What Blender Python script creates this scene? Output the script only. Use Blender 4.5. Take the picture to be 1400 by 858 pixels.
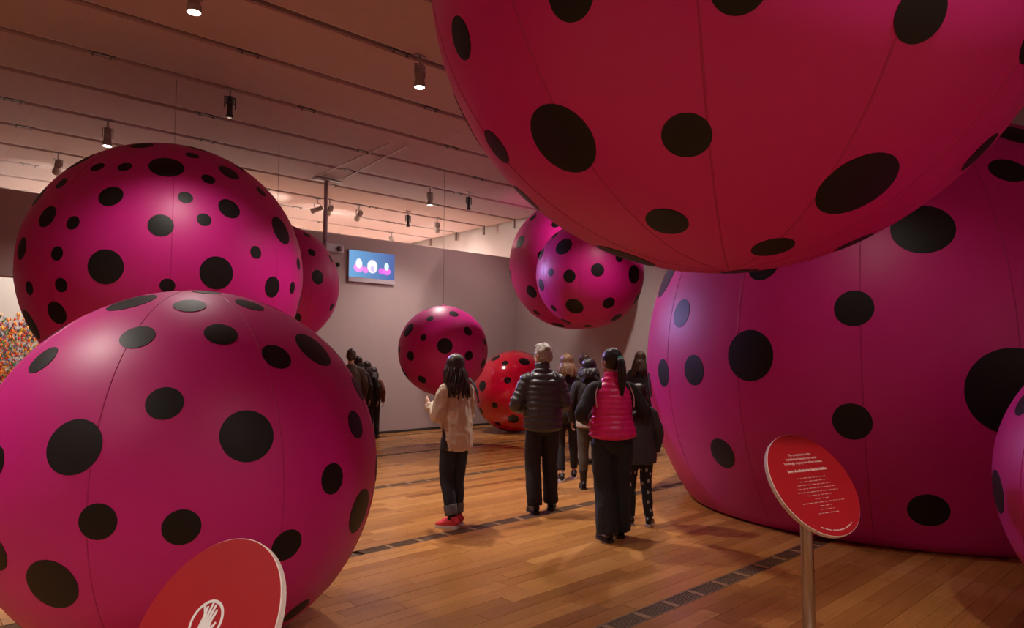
import bpy, bmesh, math, random
from mathutils import Vector, Matrix, Quaternion, noise

for o in list(bpy.data.objects): bpy.data.objects.remove(o, do_unlink=True)
SC = bpy.context.scene
COL = SC.collection
# ------------------------------------------------------------------ camera
FPX, HY, HC = 933.0, 492.0, 1.60                 # focal length in px (1400 wide), horizon row, eye height
PITCH = math.atan((HY-429.0)/FPX)
cd = bpy.data.cameras.new('camera'); cam = bpy.data.objects.new('camera', cd); COL.objects.link(cam)
cd.sensor_width = 36.0; cd.lens = FPX*36.0/1400.0; cd.clip_end = 100
cam.location = (0, 0, HC); cam.rotation_euler = (math.pi/2+PITCH, 0, 0)
SC.camera = cam
# ------------------------------------------------------------------ world, exposure
w = bpy.data.worlds.new('world'); SC.world = w; w.use_nodes = True
w.node_tree.nodes['Background'].inputs[0].default_value = (0.9, 0.62, 0.55, 1)
w.node_tree.nodes['Background'].inputs[1].default_value = 0.02
SC.view_settings.view_transform = 'Standard'; SC.view_settings.look = 'None'
SC.view_settings.gamma = 1.0; SC.view_settings.use_curve_mapping = False
SC.view_settings.exposure = 0.28
LAMP = 1.0                                        # overall lamp factor

# ------------------------------------------------------------------ geometry of the place
TH = math.radians(42.5)                           # direction of the floor boards against the world X axis
CU, SU = math.cos(TH), math.sin(TH)
CEIL = 5.2
def UV(u, v, z=0.0): return Vector((u*CU-v*SU, u*SU+v*CU, z))
def toUV(p): return (p.x*CU+p.y*SU, -p.x*SU+p.y*CU)
def ray(px, py):
    x = (px-700)/FPX; y = -(py-429)/FPX
    return Vector((x, math.cos(PITCH)-y*math.sin(PITCH), math.sin(PITCH)+y*math.cos(PITCH))).normalized()
def on_z(px, py, z):
    r = ray(px, py); return Vector((0, 0, HC))+r*((z-HC)/r.z)
def proj(p):
    x, y, z = p.x, p.y, p.z-HC
    f = y*math.cos(PITCH)+z*math.sin(PITCH); up = -y*math.sin(PITCH)+z*math.cos(PITCH)
    if f < 0.05: return None
    return 700+FPX*x/f, 429-FPX*up/f, f

# ------------------------------------------------------------------ materials
def mat(name, col, rough=0.5, metal=0.0, bump=0.0, bscale=60.0, var=0.0, vscale=4.0, coat=0.0, emit=None, spec=None, stretch=None, sheen=0.0):
    m = bpy.data.materials.new(name); m.use_nodes = True
    nt = m.node_tree; b = nt.nodes['Principled BSDF']
    b.inputs['Base Color'].default_value = (*col, 1); b.inputs['Roughness'].default_value = rough
    b.inputs['Metallic'].default_value = metal
    if coat: b.inputs['Coat Weight'].default_value = coat; b.inputs['Coat Roughness'].default_value = 0.12
    if sheen: b.inputs['Sheen Weight'].default_value = sheen
    if spec is not None: b.inputs['Specular IOR Level'].default_value = spec
    tc = nt.nodes.new('ShaderNodeTexCoord'); mp = nt.nodes.new('ShaderNodeMapping')
    nt.links.new(tc.outputs['Object'], mp.inputs['Vector'])
    if stretch: mp.inputs['Scale'].default_value = stretch
    if var:
        n = nt.nodes.new('ShaderNodeTexNoise'); n.inputs['Scale'].default_value = vscale; n.inputs['Detail'].default_value = 4
        nt.links.new(mp.outputs[0], n.inputs['Vector'])
        r = nt.nodes.new('ShaderNodeValToRGB')
        r.color_ramp.elements[0].position = 0.3; r.color_ramp.elements[1].position = 0.7
        r.color_ramp.elements[0].color = (*[c*(1-var) for c in col], 1)
        r.color_ramp.elements[1].color = (*[min(1, c*(1+var)) for c in col], 1)
        nt.links.new(n.outputs['Fac'], r.inputs[0]); nt.links.new(r.outputs[0], b.inputs['Base Color'])
    if bump:
        n2 = nt.nodes.new('ShaderNodeTexNoise'); n2.inputs['Scale'].default_value = bscale; n2.inputs['Detail'].default_value = 3
        nt.links.new(mp.outputs[0], n2.inputs['Vector'])
        bp = nt.nodes.new('ShaderNodeBump'); bp.inputs['Strength'].default_value = bump; bp.inputs['Distance'].default_value = 0.01
        nt.links.new(n2.outputs['Fac'], bp.inputs['Height']); nt.links.new(bp.outputs[0], b.inputs['Normal'])
    if emit:
        b.inputs['Emission Color'].default_value = (*emit[0], 1); b.inputs['Emission Strength'].default_value = emit[1]
    return m
M = {}
M['pink'] = mat('pink_vinyl', (0.56, 0.008, 0.222), 0.47, bump=0.03, bscale=9, var=0.03, vscale=2)
M['pink_seam'] = mat('pink_seam', (0.42, 0.003, 0.14), 0.45, var=0.05)
M['red'] = mat('red_vinyl', (0.58, 0.004, 0.03), 0.09, coat=0.6, var=0.03)
M['red_seam'] = mat('red_seam', (0.42, 0.003, 0.02), 0.2, var=0.05)
M['dot'] = mat('black_dot_print', (0.005, 0.004, 0.004), 0.5, var=0.1, spec=0.35)
M['dot_gloss'] = mat('black_dot_gloss', (0.008, 0.005, 0.005), 0.12, var=0.1)
M['wall'] = mat('painted_wall', (0.35, 0.255, 0.255), 0.85, bump=0.05, bscale=120, var=0.02)
M['wall_right_paint'] = mat('painted_wall_right', (0.50, 0.43, 0.42), 0.85, bump=0.05, bscale=120, var=0.02)
M['wall_white'] = mat('white_wall', (0.74, 0.72, 0.69), 0.85, bump=0.05, bscale=120, var=0.02)
M['panel'] = mat('ceiling_fabric', (0.44, 0.325, 0.310), 0.9, bump=0.05, bscale=200, var=0.02)
M['track'] = mat('track_metal', (0.16, 0.11, 0.10), 0.5, metal=0.3, var=0.1)
M['tracklip'] = mat('track_lip', (0.62, 0.55, 0.52), 0.5, var=0.05)
M['plenum'] = mat('plenum', (0.10, 0.08, 0.08), 0.9, var=0.1)
M['black'] = mat('black_plastic', (0.015, 0.014, 0.014), 0.45, var=0.1)
M['lamp_grey'] = mat('lamp_housing', (0.30, 0.25, 0.23), 0.45, var=0.06)
M['lens'] = mat('lamp_glow', (1, 1, 1), 0.4, emit=((1.0, 0.95, 0.92), 25.0), var=0.01)
M['lens_off'] = mat('lamp_glass', (0.12, 0.10, 0.10), 0.15, var=0.1)
M['wire'] = mat('steel_wire', (0.25, 0.2, 0.2), 0.4, metal=0.8, var=0.1)
M['steel'] = mat('brushed_steel', (0.42, 0.38, 0.36), 0.33, metal=1.0, bump=0.1, bscale=30, stretch=(20, 20, 0.6), var=0.08)
M['sign_red'] = mat('sign_red', (0.35, 0.004, 0.009), 0.45, bump=0.02, bscale=300, var=0.03)
M['sign_edge'] = mat('sign_edge', (0.62, 0.52, 0.47), 0.6, var=0.05, vscale=20)
M['ink'] = mat('sign_lettering', (0.72, 0.55, 0.52), 0.6, var=0.02)
M['white'] = mat('white_plastic', (0.75, 0.73, 0.71), 0.5, var=0.03)
M['projector'] = mat('projector_case', (0.36, 0.29, 0.33), 0.5, var=0.05)
M['base'] = mat('floor_base', (0.05, 0.025, 0.012), 0.8, var=0.1)
M['grate'] = mat('grate_dark', (0.15, 0.082, 0.040), 0.5, var=0.25, vscale=30)
M['gratebar'] = mat('grate_bar', (0.30, 0.16, 0.075), 0.4, var=0.1)
M['baseline'] = mat('base_gap', (0.02, 0.016, 0.015), 0.7, var=0.1)
M['skin'] = mat('skin', (0.46, 0.24, 0.17), 0.5, var=0.06, vscale=30)
M['skin2'] = mat('skin_light', (0.55, 0.32, 0.24), 0.5, var=0.06, vscale=30)
M['eye'] = mat('eye_white', (0.7, 0.68, 0.65), 0.2, var=0.02)
M['iris'] = mat('iris', (0.03, 0.018, 0.012), 0.15, var=0.2)
M['lips'] = mat('lips', (0.35, 0.10, 0.09), 0.45, var=0.05)

def wood():
    m = bpy.data.materials.new('floor_wood'); m.use_nodes = True; nt = m.node_tree; b = nt.nodes['Principled BSDF']
    tc = nt.nodes.new('ShaderNodeTexCoord'); tc.object = None
    M['wood_tc'] = tc
    gi = nt.nodes.new('ShaderNodeNewGeometry'); oi = nt.nodes.new('ShaderNodeObjectInfo')
    ad = nt.nodes.new('ShaderNodeMath'); ad.operation = 'ADD'
    fr = nt.nodes.new('ShaderNodeMath'); fr.operation = 'FRACT'
    nt.links.new(gi.outputs['Random Per Island'], ad.inputs[0]); nt.links.new(oi.outputs['Random'], ad.inputs[1]); nt.links.new(ad.outputs[0], fr.inputs[0])
    r = nt.nodes.new('ShaderNodeValToRGB'); e = r.color_ramp.elements
    e[0].color = (0.29, 0.112, 0.028, 1); e[1].color = (0.63, 0.300, 0.088, 1)
    for p, c in ((0.12, (0.42, 0.175, 0.046)), (0.45, (0.49, 0.212, 0.057)), (0.8, (0.56, 0.248, 0.068))):
        k = e.new(p); k.color = (*c, 1)
    nt.links.new(fr.outputs[0], r.inputs[0])
    off = nt.nodes.new('ShaderNodeVectorMath'); off.operation = 'SCALE'; off.inputs[3].default_value = 1.0
    mp = nt.nodes.new('ShaderNodeMapping'); mp.inputs['Scale'].default_value = (1.2, 26, 26)
    nt.links.new(tc.outputs['Object'], mp.inputs['Vector'])
    n = nt.nodes.new('ShaderNodeTexNoise'); n.inputs['Scale'].default_value = 2.2; n.inputs['Detail'].default_value = 6; n.inputs['Distortion'].default_value = 0.4
    nt.links.new(mp.outputs[0], n.inputs['Vector'])
    mx = nt.nodes.new('ShaderNodeMix'); mx.data_type = 'RGBA'; mx.blend_type = 'MULTIPLY'; mx.inputs[0].default_value = 0.55
    g = nt.nodes.new('ShaderNodeValToRGB'); g.color_ramp.elements[0].position = 0.3; g.color_ramp.elements[1].position = 0.75
    g.color_ramp.elements[0].color = (0.55, 0.5, 0.45, 1); g.color_ramp.elements[1].color = (1, 1, 1, 1)
    nt.links.new(n.outputs['Fac'], g.inputs[0]); nt.links.new(r.outputs[0], mx.inputs[6]); nt.links.new(g.outputs[0], mx.inputs[7])
    nt.links.new(mx.outputs[2], b.inputs['Base Color'])
    b.inputs['Roughness'].default_value = 0.27
    n3 = nt.nodes.new('ShaderNodeTexNoise'); n3.inputs['Scale'].default_value = 1.3
    nt.links.new(tc.outputs['Object'], n3.inputs['Vector'])
    rr = nt.nodes.new('ShaderNodeMapRange'); rr.inputs['To Min'].default_value = 0.2; rr.inputs['To Max'].default_value = 0.36
    nt.links.new(n3.outputs['Fac'], rr.inputs[0]); nt.links.new(rr.outputs[0], b.inputs['Roughness'])
    bp = nt.nodes.new('ShaderNodeBump'); bp.inputs['Strength'].default_value = 0.08; bp.inputs['Distance'].default_value = 0.004
    nt.links.new(n.outputs['Fac'], bp.inputs['Height']); nt.links.new(bp.outputs[0], b.inputs['Normal'])
    return m
M['wood'] = wood()

# ------------------------------------------------------------------ helpers
def link(o, parent=None):
    COL.objects.link(o)
    if parent: o.parent = parent
    return o
def mesh_of(bm, name, smooth=False):
    me = bpy.data.meshes.new(name); bmesh.ops.recalc_face_normals(bm, faces=bm.faces[:]); bm.to_mesh(me); bm.free()
    if smooth:
        for p in me.polygons: p.use_smooth = True
    return me
def obj(name, bm, m, parent=None, smooth=False):
    me = bm if isinstance(bm, bpy.types.Mesh) else mesh_of(bm, name, smooth)
    me.materials.clear(); me.materials.append(M[m] if isinstance(m, str) else m)
    return link(bpy.data.objects.new(name, me), parent)
def empty(name, loc=(0, 0, 0), rz=0.0):
    o = bpy.data.objects.new(name, None); o.location = loc; o.rotation_euler = (0, 0, rz); o.empty_display_size = 0.1
    return link(o)
def tag(o, label=None, cat=None, group=None, kind=None):
    if label: o['label'] = label
    if cat: o['category'] = cat
    if group: o['group'] = group
    if kind: o['kind'] = kind
    return o
def box(bm, x0, x1, y0, y1, z0, z1):
    v = [bm.verts.new(c) for c in ((x0, y0, z0), (x1, y0, z0), (x1, y1, z0), (x0, y1, z0), (x0, y0, z1), (x1, y0, z1), (x1, y1, z1), (x0, y1, z1))]
    for f in ((3, 2, 1, 0), (4, 5, 6, 7), (0, 1, 5, 4), (1, 2, 6, 5), (2, 3, 7, 6), (3, 0, 4, 7)): bm.faces.new([v[i] for i in f])
def boxm(*a):
    bm = bmesh.new(); box(bm, *a); return bm
def rounded_box(x0, x1, y0, y1, z0, z1, r=0.01, seg=2):
    bm = boxm(x0, x1, y0, y1, z0, z1)
    bmesh.ops.bevel(bm, geom=bm.edges[:], offset=r, segments=seg, affect='EDGES', profile=0.5); return bm
def lathe(bm, prof, n=20, M4=None):
    rings = []
    for r, z in prof:
        if r < 1e-6: rings.append([bm.verts.new((0, 0, z))])
        else: rings.append([bm.verts.new((r*math.cos(2*math.pi*i/n), r*math.sin(2*math.pi*i/n), z)) for i in range(n)])
    new = [v for rg in rings for v in rg]
    for a, b in zip(rings, rings[1:]):
        for i in range(n):
            j = (i+1) % n
            if len(a) == 1 and len(b) == 1: continue
            if len(a) == 1: bm.faces.new((a[0], b[i], b[j]))
            elif len(b) == 1: bm.faces.new((a[i], a[j], b[0]))
            else: bm.faces.new((a[i], a[j], b[j], b[i]))
    for rg in (rings[0], rings[-1]):
        if len(rg) > 1: bm.faces.new(rg)
    if M4 is not None: bmesh.ops.transform(bm, matrix=M4, verts=new)
    return bm
def align(z, origin=(0, 0, 0)):
    q = Vector((0, 0, 1)).rotation_difference(Vector(z).normalized())
    return Matrix.Translation(origin) @ q.to_matrix().to_4x4()
def catmull(P, sub):
    n = len(P)
    if n < 3 or sub < 2:
        return [(P[i], i) for i in range(n)] if sub < 2 else [(P[0].lerp(P[1], k/sub), k/sub) for k in range(sub+1)]
    out = []
    for i in range(n-1):
        p0 = P[max(i-1, 0)]; p1 = P[i]; p2 = P[i+1]; p3 = P[min(i+2, n-1)]
        for k in range(sub):
            t = k/sub
            out.append((0.5*((2*p1)+(p2-p0)*t+(2*p0-5*p1+4*p2-p3)*t*t+(3*p1-p0-3*p2+p3)*t**3), i+t))
    out.append((P[-1], n-1)); return out
def tube(bm, P, Rr, n=16, sub=4, side=(1, 0, 0), mod=None):
    """closed tapered tube along P; Rr per point: radius, or (a along side, b across)"""
    P = [Vector(p) for p in P]; Rr = [(r, r) if isinstance(r, (int, float)) else r for r in Rr]
    S = catmull(P, sub); RV = [Vector((a, b, 0)) for a, b in Rr]; RS = catmull(RV, sub)
    rings = []; side = Vector(side); length = 0.0
    for i, (p, t) in enumerate(S):
        tg = (S[min(i+1, len(S)-1)][0]-S[max(i-1, 0)][0]).normalized()
        if i: length += (p-S[i-1][0]).length
        sd = side-tg*side.dot(tg)
        if sd.length < 1e-3: sd = Vector((0, 1, 0))-tg*tg.y
        sd.normalize(); ot = tg.cross(sd)
        a, b = RS[i][0].x, RS[i][0].y
        a = max(a, 0.001); b = max(b, 0.001)
        if mod:
            k = mod(length, p); a += k; b += k
        rings.append([bm.verts.new(p+sd*(a*math.cos(2*math.pi*j/n))+ot*(b*math.sin(2*math.pi*j/n))) for j in range(n)])
    for A, B in zip(rings, rings[1:]):
        for j in range(n): bm.faces.new((A[j], A[(j+1) % n], B[(j+1) % n], B[j]))
    bm.faces.new(rings[0][::-1]); bm.faces.new(rings[-1])
def ellipsoid(bm, c, r, mtx=None, u=20, v=12):
    m4 = Matrix.Translation(c) @ Matrix.Diagonal((*r, 1))
    if mtx is not None: m4 = Matrix.Translation(c) @ mtx.to_4x4() @ Matrix.Diagonal((*r, 1))
    bmesh.ops.create_uvsphere(bm, u_segments=u, v_segments=v, radius=1, matrix=m4)
def remesh(bm, voxel, smooth=2, fn=None):
    """one continuous skin over all the closed pieces in bm"""
    bmesh.ops.recalc_face_normals(bm, faces=bm.faces[:])
    me = bpy.data.meshes.new('tmp'); bm.to_mesh(me); bm.free()
    o = bpy.data.objects.new('tmp', me); COL.objects.link(o)
    md = o.modifiers.new('r', 'REMESH'); md.mode = 'VOXEL'; md.voxel_size = voxel
    dg = bpy.context.evaluated_depsgraph_get(); dg.update()
    nm = bpy.data.meshes.new_from_object(o.evaluated_get(dg))
    bpy.data.objects.remove(o, do_unlink=True); bpy.data.meshes.remove(me)
    b = bmesh.new(); b.from_mesh(nm); bpy.data.meshes.remove(nm)
    for _ in range(smooth): bmesh.ops.smooth_vert(b, verts=b.verts[:], factor=0.5, use_axis_x=True, use_axis_y=True, use_axis_z=True)
    if fn:
        b.normal_update()
        mv = [(v, v.normal*fn(v.co)) for v in b.verts]
        for v, d in mv: v.co += d
    m = bpy.data.meshes.new('body'); b.to_mesh(m); b.free()
    for p in m.polygons: p.use_smooth = True
    return m
def spot(name, loc, aim, power, angle=60, blend=0.6, col=(1, 0.89, 0.80), size=0.05, parent=None):
    l = bpy.data.lights.new(name, 'SPOT'); l.energy = power*LAMP; l.spot_size = math.radians(angle); l.spot_blend = blend; l.color = col; l.shadow_soft_size = size*1.6
    o = bpy.data.objects.new(name, l); o.location = loc
    o.rotation_euler = (Vector(aim)-Vector(loc)).to_track_quat('-Z', 'Y').to_euler()
    return link(o)

# ------------------------------------------------------------------ the balls: centre, radius, floor cut
BALL = dict(
    hung_big=dict(c=(-4.31, 8.55, 2.69), r=1.60, sq=1.0),
    front=dict(c=(-1.91, 4.135, 0.95), r=1.08, sq=0.985),
    behind=dict(c=(-3.92, 11.27, 2.84), r=1.02, sq=1.0),
    wired=dict(c=(-1.29, 12.80, 1.78), r=0.835, sq=1.0),
    red=dict(c=(0.06, 15.37, 0.905), r=0.91, sq=1.0),
    pair_small=dict(c=(1.29, 11.28, 3.017), r=0.889, sq=1.0),
    pair_large=dict(c=(1.29, 14.03, 3.58), r=1.345, sq=1.0),
    overhead=dict(c=(1.05, 3.28, 3.48), r=1.45, sq=1.0),
    giant=dict(c=(4.37, 7.87, 1.55), r=2.76, sq=1.0),
    edge=dict(c=(3.56, 3.52, 0.915), r=0.92, sq=1.0))
def hidden_by_ball(p, margin=0.97):
    o = Vector((0, 0, HC)); d = p-o; L = d.length; d = d/L
    for b in BALL.values():
        c = Vector(b['c'])-o; t = c.dot(d)
        if 0 < t < L and (c-d*t).length < b['r']*margin: return True
    return False

# ================================================================== SETTING
U0, U1, V0, V1 = -8.0, 12.06, -5.0, 19.5
floor = obj('floor', boxm(U0, U1, V0, V1, -0.10, -0.02), 'base'); floor.rotation_euler.z = TH; tag(floor, kind='structure')
M['wood_tc'].object = floor
GRATE = [2.70+2.44*k for k in range(-3, 7)]
GW = 0.075
rnd = random.Random(4)
PW = 0.128; planks = []
v = V0; row = 0
rows = []
edges = sorted([(g-GW, g+GW) for g in GRATE])
def segs():
    lo = V0
    for a, b in edges:
        if a > lo: yield lo, a
        lo = max(lo, b)
    if lo < V1: yield lo, V1
for a, b in segs():
    n = max(1, round((b-a)/PW)); wd = (b-a)/n
    for i in range(n): rows.append((a+i*wd, a+(i+1)*wd))
for (a, b) in rows:
    u = U0-rnd.random()*1.2
    while u < U1:
        L = rnd.uniform(0.9, 1.9)
        planks.append((max(u, U0), min(u+L, U1), a, b)); u += L
def plank_score(p):
    c = UV((p[0]+p[1])/2, (p[2]+p[3])/2, 0); q = proj(c)
    if q is None or not (-40 < q[0] < 1440 and 500 < q[1] < 900): return 0
    hid = sum(hidden_by_ball(UV(p[0]+(p[1]-p[0])*t, (p[2]+p[3])/2, 0)) for t in (0.1, 0.5, 0.9))
    if hid == 3: return 0
    return (p[1]-p[0])*(p[3]-p[2])/q[2]**3*(3-hid)
order = sorted(range(len(planks)), key=lambda i: -plank_score(planks[i]))
single = set(i for i in order[:300] if plank_score(planks[i]) > 0)
cache = {}
GAP = 0.0022
rest = bmesh.new()
for i, (u0, u1, a, b) in enumerate(planks):
    dz = rnd.uniform(-0.0006, 0.0006)
    if i in single:
        key = (round(u1-u0, 1), round(b-a, 3))
        if key not in cache:
            me = mesh_of(boxm(-0.5, 0.5, -0.5, 0.5, -0.02, 0.0), 'plank'); me.materials.append(M['wood']); cache[key] = me
        o = bpy.data.objects.new('plank', cache[key]); o.location = ((u0+u1)/2, (a+b)/2, dz); o.scale = (u1-u0-GAP*1.5, b-a-GAP, 1); link(o, floor)
    else: box(rest, u0+GAP, u1-GAP, a+GAP/2, b-GAP/2, -0.02, dz)
tag(obj('plank_field', rest, 'wood', floor), kind='stuff')
# floor grates: a frame with dark cells, one grate strip each
bar_me = mesh_of(boxm(-0.022, 0.022, -GW+0.012, GW-0.012, -0.019, -0.0005), 'grate_bar'); bar_me.materials.append(M['gratebar'])
cell_me = bmesh.new()
for k in range(7): box(cell_me, -0.125, 0.125, -0.056+k*0.0187-0.0056, -0.056+k*0.0187+0.0056, -0.014, -0.003)
cell_me = mesh_of(cell_me, 'grate_cell'); cell_me.materials.append(M['grate'])
for g in GRATE[2:8]:
    f = bmesh.new(); box(f, U0, U1, g-GW+0.001, g-GW+0.008, -0.02, 0.0005); box(f, U0, U1, g+GW-0.016, g+GW-0.001, -0.02, 0.0005)
    strip = obj('floor_grate', f, 'grate', floor); 
    cnt = 0; u = U0+0.15; restc = bmesh.new()
    while u < U1-0.2:
        p = UV(u, g, 0); q = proj(p)
        if q and 0 < q[0] < 1400 and 560 < q[1] < 880 and not hidden_by_ball(p):
            o = bpy.data.objects.new('grate_cell', cell_me); o.location = (u, g, 0); link(o, strip)
            o = bpy.data.objects.new('grate_bar', bar_me); o.location = (u+0.15, g, 0); link(o, strip)
        else:
            box(restc, u-0.125, u+0.125, g-0.06, g+0.06, -0.014, -0.003)
        u += 0.305
    if len(restc.verts): tag(obj('grate_remainder', restc, 'grate', strip), kind='stuff')
    else: restc.free()

# walls
def wall(name, m, *bx):
    bm = bmesh.new()
    for b in bx: box(bm, *b)
    o = obj(name, bm, m); o.rotation_euler.z = TH; return tag(o, kind='structure')
WT = 4.25
OP0, OP1, OPZ = -3.5, 3.9, 2.9                  # opening to the next gallery
wall('wall_back', 'wall', (OP1, U1, 13.0, 13.3, 0.0, WT), (OP0, OP1, 13.0, 13.3, OPZ, WT), (U0, OP0, 13.0, 13.3, 0.0, WT))
wall('wall_right', 'wall_right_paint', (U1, U1+0.2, V0, V1, -0.02, CEIL+0.6))
wall('wall_left', 'wall', (U0-0.2, U0, V0, V1, -0.02, CEIL+0.6))
wall('wall_front', 'wall', (U0-0.2, U1+0.2, V0-0.2, V0, -0.02, CEIL+0.6))
wall('wall_far', 'wall_white', (U0-0.2, U1+0.2, V1, V1+0.2, -0.02, CEIL+0.6))
wall('wall_gallery', 'wall_white', (OP0-1.5, OP1+2, 16.6, 16.8, 0.0, 4.2))
def trim(name, *b):
    o = obj(name, boxm(*b), 'baseline'); o.rotation_euler.z = TH; tag(o, kind='structure')
trim('baseboard_back', OP1+0.02, U1-0.02, 12.985, 12.999, 0.001, 0.05)
trim('baseboard_right', U1-0.016, U1-0.001, V0+0.02, 12.98, 0.001, 0.05)

# ceiling: slab with fabric panels, light tracks in the gaps
ceil = obj('ceiling', boxm(U0, U1, V0, V1, CEIL+0.5, CEIL+0.6), 'plenum'); ceil.rotation_euler.z = TH; tag(ceil, kind='structure')
PEND = 11.80
LINES = [12.72+1.22*k for k in range(-14, 6)]
SEG = 2.6
pan_me = {}
for i, v0 in enumerate(LINES[:-1]):
    a, b = v0+0.062, v0+1.22-0.062
    u1 = PEND; k = 0
    while u1 > U0+0.1:
        u0 = max(U0+0.02, u1-SEG); key = round(u1-u0, 2)
        if key not in pan_me:
            bm = boxm(-(u1-u0)/2+0.0008, (u1-u0)/2-0.0008, -(b-a)/2, (b-a)/2, 0, 0.20)
            bmesh.ops.bevel(bm, geom=[e for e in bm.edges if abs(e.verts[0].co.y-e.verts[1].co.y) < 1e-5 and max(e.verts[0].co.z, e.verts[1].co.z) < 0.01], offset=0.012, segments=2, affect='EDGES')
            me = mesh_of(bm, 'ceiling_panel'); me.materials.append(M['panel']); pan_me[key] = me
        o = bpy.data.objects.new('ceiling_panel', pan_me[key]); o.location = ((u0+u1)/2, (a+b)/2, CEIL); link(o, ceil)
        u1 = u0
for v0 in LINES:
    bm = bmesh.new(); box(bm, U0+0.02, PEND, v0-0.040, v0+0.045, CEIL+0.035, CEIL+0.11)
    t = obj('light_track', bm, 'track', ceil)
    obj('track_lip', boxm(U0+0.02, PEND, v0-0.060, v0-0.045, CEIL+0.004, CEIL+0.06), 'tracklip', t)
    for u in [U0+1.3+2.6*k+0.7*math.sin(v0*3) for k in range(7)]:
        bm = bmesh.new(); box(bm, u-0.10, u-0.085, v0-0.02, v0+0.02, CEIL-0.035, CEIL+0.03); box(bm, u+0.085, u+0.10, v0-0.02, v0+0.02, CEIL-0.035, CEIL+0.03); box(bm, u-0.14, u+0.14, v0-0.02, v0+0.02, CEIL-0.005, CEIL+0.03)
        obj('track_clip', bm, 'track', t)
# end caps of the panels by the right wall
for v0 in LINES[4:-1]:
    obj('panel_end_cap', boxm(PEND, PEND+0.04, v0+0.07, v0+0.13, CEIL-0.21, CEIL+0.19), 'track', ceil)

# ================================================================== TRACK LAMPS
def lamp(pos, aim, lit, label, group=None, power=0, angle=60, kind='can', col=(1, 0.89, 0.80), seen=True):
    """a track spotlight hanging at pos (its mount on the track), aimed at a point"""
    pos = Vector((pos[0], pos[1], CEIL+0.02)); root = empty('track_spotlight', pos)
    tag(root, label, 'spotlight', group)
    bm = bmesh.new(); box(bm, -0.07, 0.07, -0.022, 0.022, -0.04, 0.0); obj('mount', bm, 'lamp_grey', root).rotation_euler.z = TH
    bm = bmesh.new(); lathe(bm, [(0.012, -0.16), (0.012, -0.03)], 10); obj('stem', bm, 'lamp_grey', root, True)
    d = (Vector(aim)-(pos+Vector((0, 0, -0.25)))).normalized()
    mt = align(-d, (0, 0, -0.27))
    m = 'lamp_grey' if kind == 'can' else 'black'
    bm = bmesh.new()
    if kind == 'can': lathe(bm, [(0.0, 0.13), (0.045, 0.13), (0.05, 0.12), (0.05, 0.06), (0.042, 0.055), (0.042, 0.035), (0.052, 0.03), (0.052, -0.05), (0.066, -0.09), (0.066, -0.145), (0.060, -0.145), (0.058, -0.125), (0.0, -0.125)], 20, mt)
    else: lathe(bm, [(0.0, 0.14), (0.030, 0.14), (0.034, 0.13), (0.034, -0.10), (0.044, -0.105), (0.044, -0.14), (0.038, -0.14), (0.036, -0.12), (0.0, -0.12)], 18, mt)
    body = obj('lamp_body', bm, m, root)
    bm = bmesh.new()
    for k in range(3): lathe(bm, [(0.053, 0.04+k*0.03), (0.06, 0.045+k*0.03), (0.053, 0.05+k*0.03)], 18, mt)
    obj('cooling_fin', bm, m, body)
    bm = bmesh.new()
    for sx in (-1, 1): box(bm, sx*0.07-0.004, sx*0.07+0.004, -0.012, 0.012, -0.29, -0.14)
    box(bm, -0.074, 0.074, -0.012, 0.012, -0.145, -0.137); obj('yoke', bm, m, root).rotation_euler.z = TH
    bm = bmesh.new(); lathe(bm, [(0.0, -0.142), (0.03, -0.142), (0.057 if kind == 'can' else 0.036, -0.132), (0.0, -0.128)], 18, mt); obj('lens', bm, 'lens' if lit else 'lens_off', root, True)
    if power: spot('lamp_light', pos+Vector((0, 0, -0.27))+d*0.16, aim, power, angle, 0.7, col, 0.05)
    return root
def lamp_px(px, py, aim=None, **k):
    p = on_z(px, py, CEIL+0.02); lamp(p, aim or (p.x, p.y, 0), label=k.pop('label'), lit=k.pop('lit'), **k)
DOWN = 'ceiling track spotlights'
lamp_px(574, 73, lit=True, power=520, angle=100, label='lit track spotlight glowing beside the huge overhead ball')
lamp_px(148, 163, lit=True, power=190, angle=110, label='lit track spotlight just above the hanging many-dotted pink ball')
lamp_px(588, 254, lit=True, power=300, angle=120, label='small lit track spotlight above the ball on the wire')
lamp_px(267, -42, lit=True, power=200, angle=110, label='glaring lit track spotlight on the track nearest the gallery middle')
lamp_px(315, 119, lit=False, kind='slim', label='slim dark unlit track spotlight above the hanging many-dotted ball')
lamp_px(641, 261, lit=False, kind='slim', label='slim dark unlit spotlight beside the small lit one over the wired ball')
lamp_px(558, 287, lit=False, kind='slim', label='slim dark unlit spotlight over the bright ceiling bay behind the wall')
farw = lambda px, z=3.4: None
bay = (1, 0.88, 0.76)
def bay_lamp(px, py, label, aim, power):
    lamp_px(px, py, aim=aim, lit=False, power=power, angle=130, label=label, col=bay)
bay_lamp(80, 207, 'grey track spotlight over the bay left of the many-dotted hanging ball', UV(2.0, 17.5, 2.5), 160)
bay_lamp(434, 270, 'grey track spotlight tilted sideways beside the ceiling pole', UV(3.0, 16.5, 3.0), 150)
bay_lamp(451, 271, 'grey track spotlight half hidden behind the ceiling pole', UV(8.0, 19.0, 2.5), 120)
bay_lamp(491, 279, 'grey track spotlight hanging above the lit wall screen', UV(8.5, 18.5, 2.5), 150)
bay_lamp(598, 296, 'grey track spotlight near the panel ends in the bright ceiling bay', UV(12.0, 16.5, 2.5), 170)
# unseen lamps added on the same tracks, to fill the room with light
FILL = 'added fill spotlights on the tracks'
def fill_lamp(u, v, power, angle, aim, label, group=None):
    p = UV(u, v); lamp(p, aim if aim is not None else (p.x, p.y, 0), True, label, group, power, angle)
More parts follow.
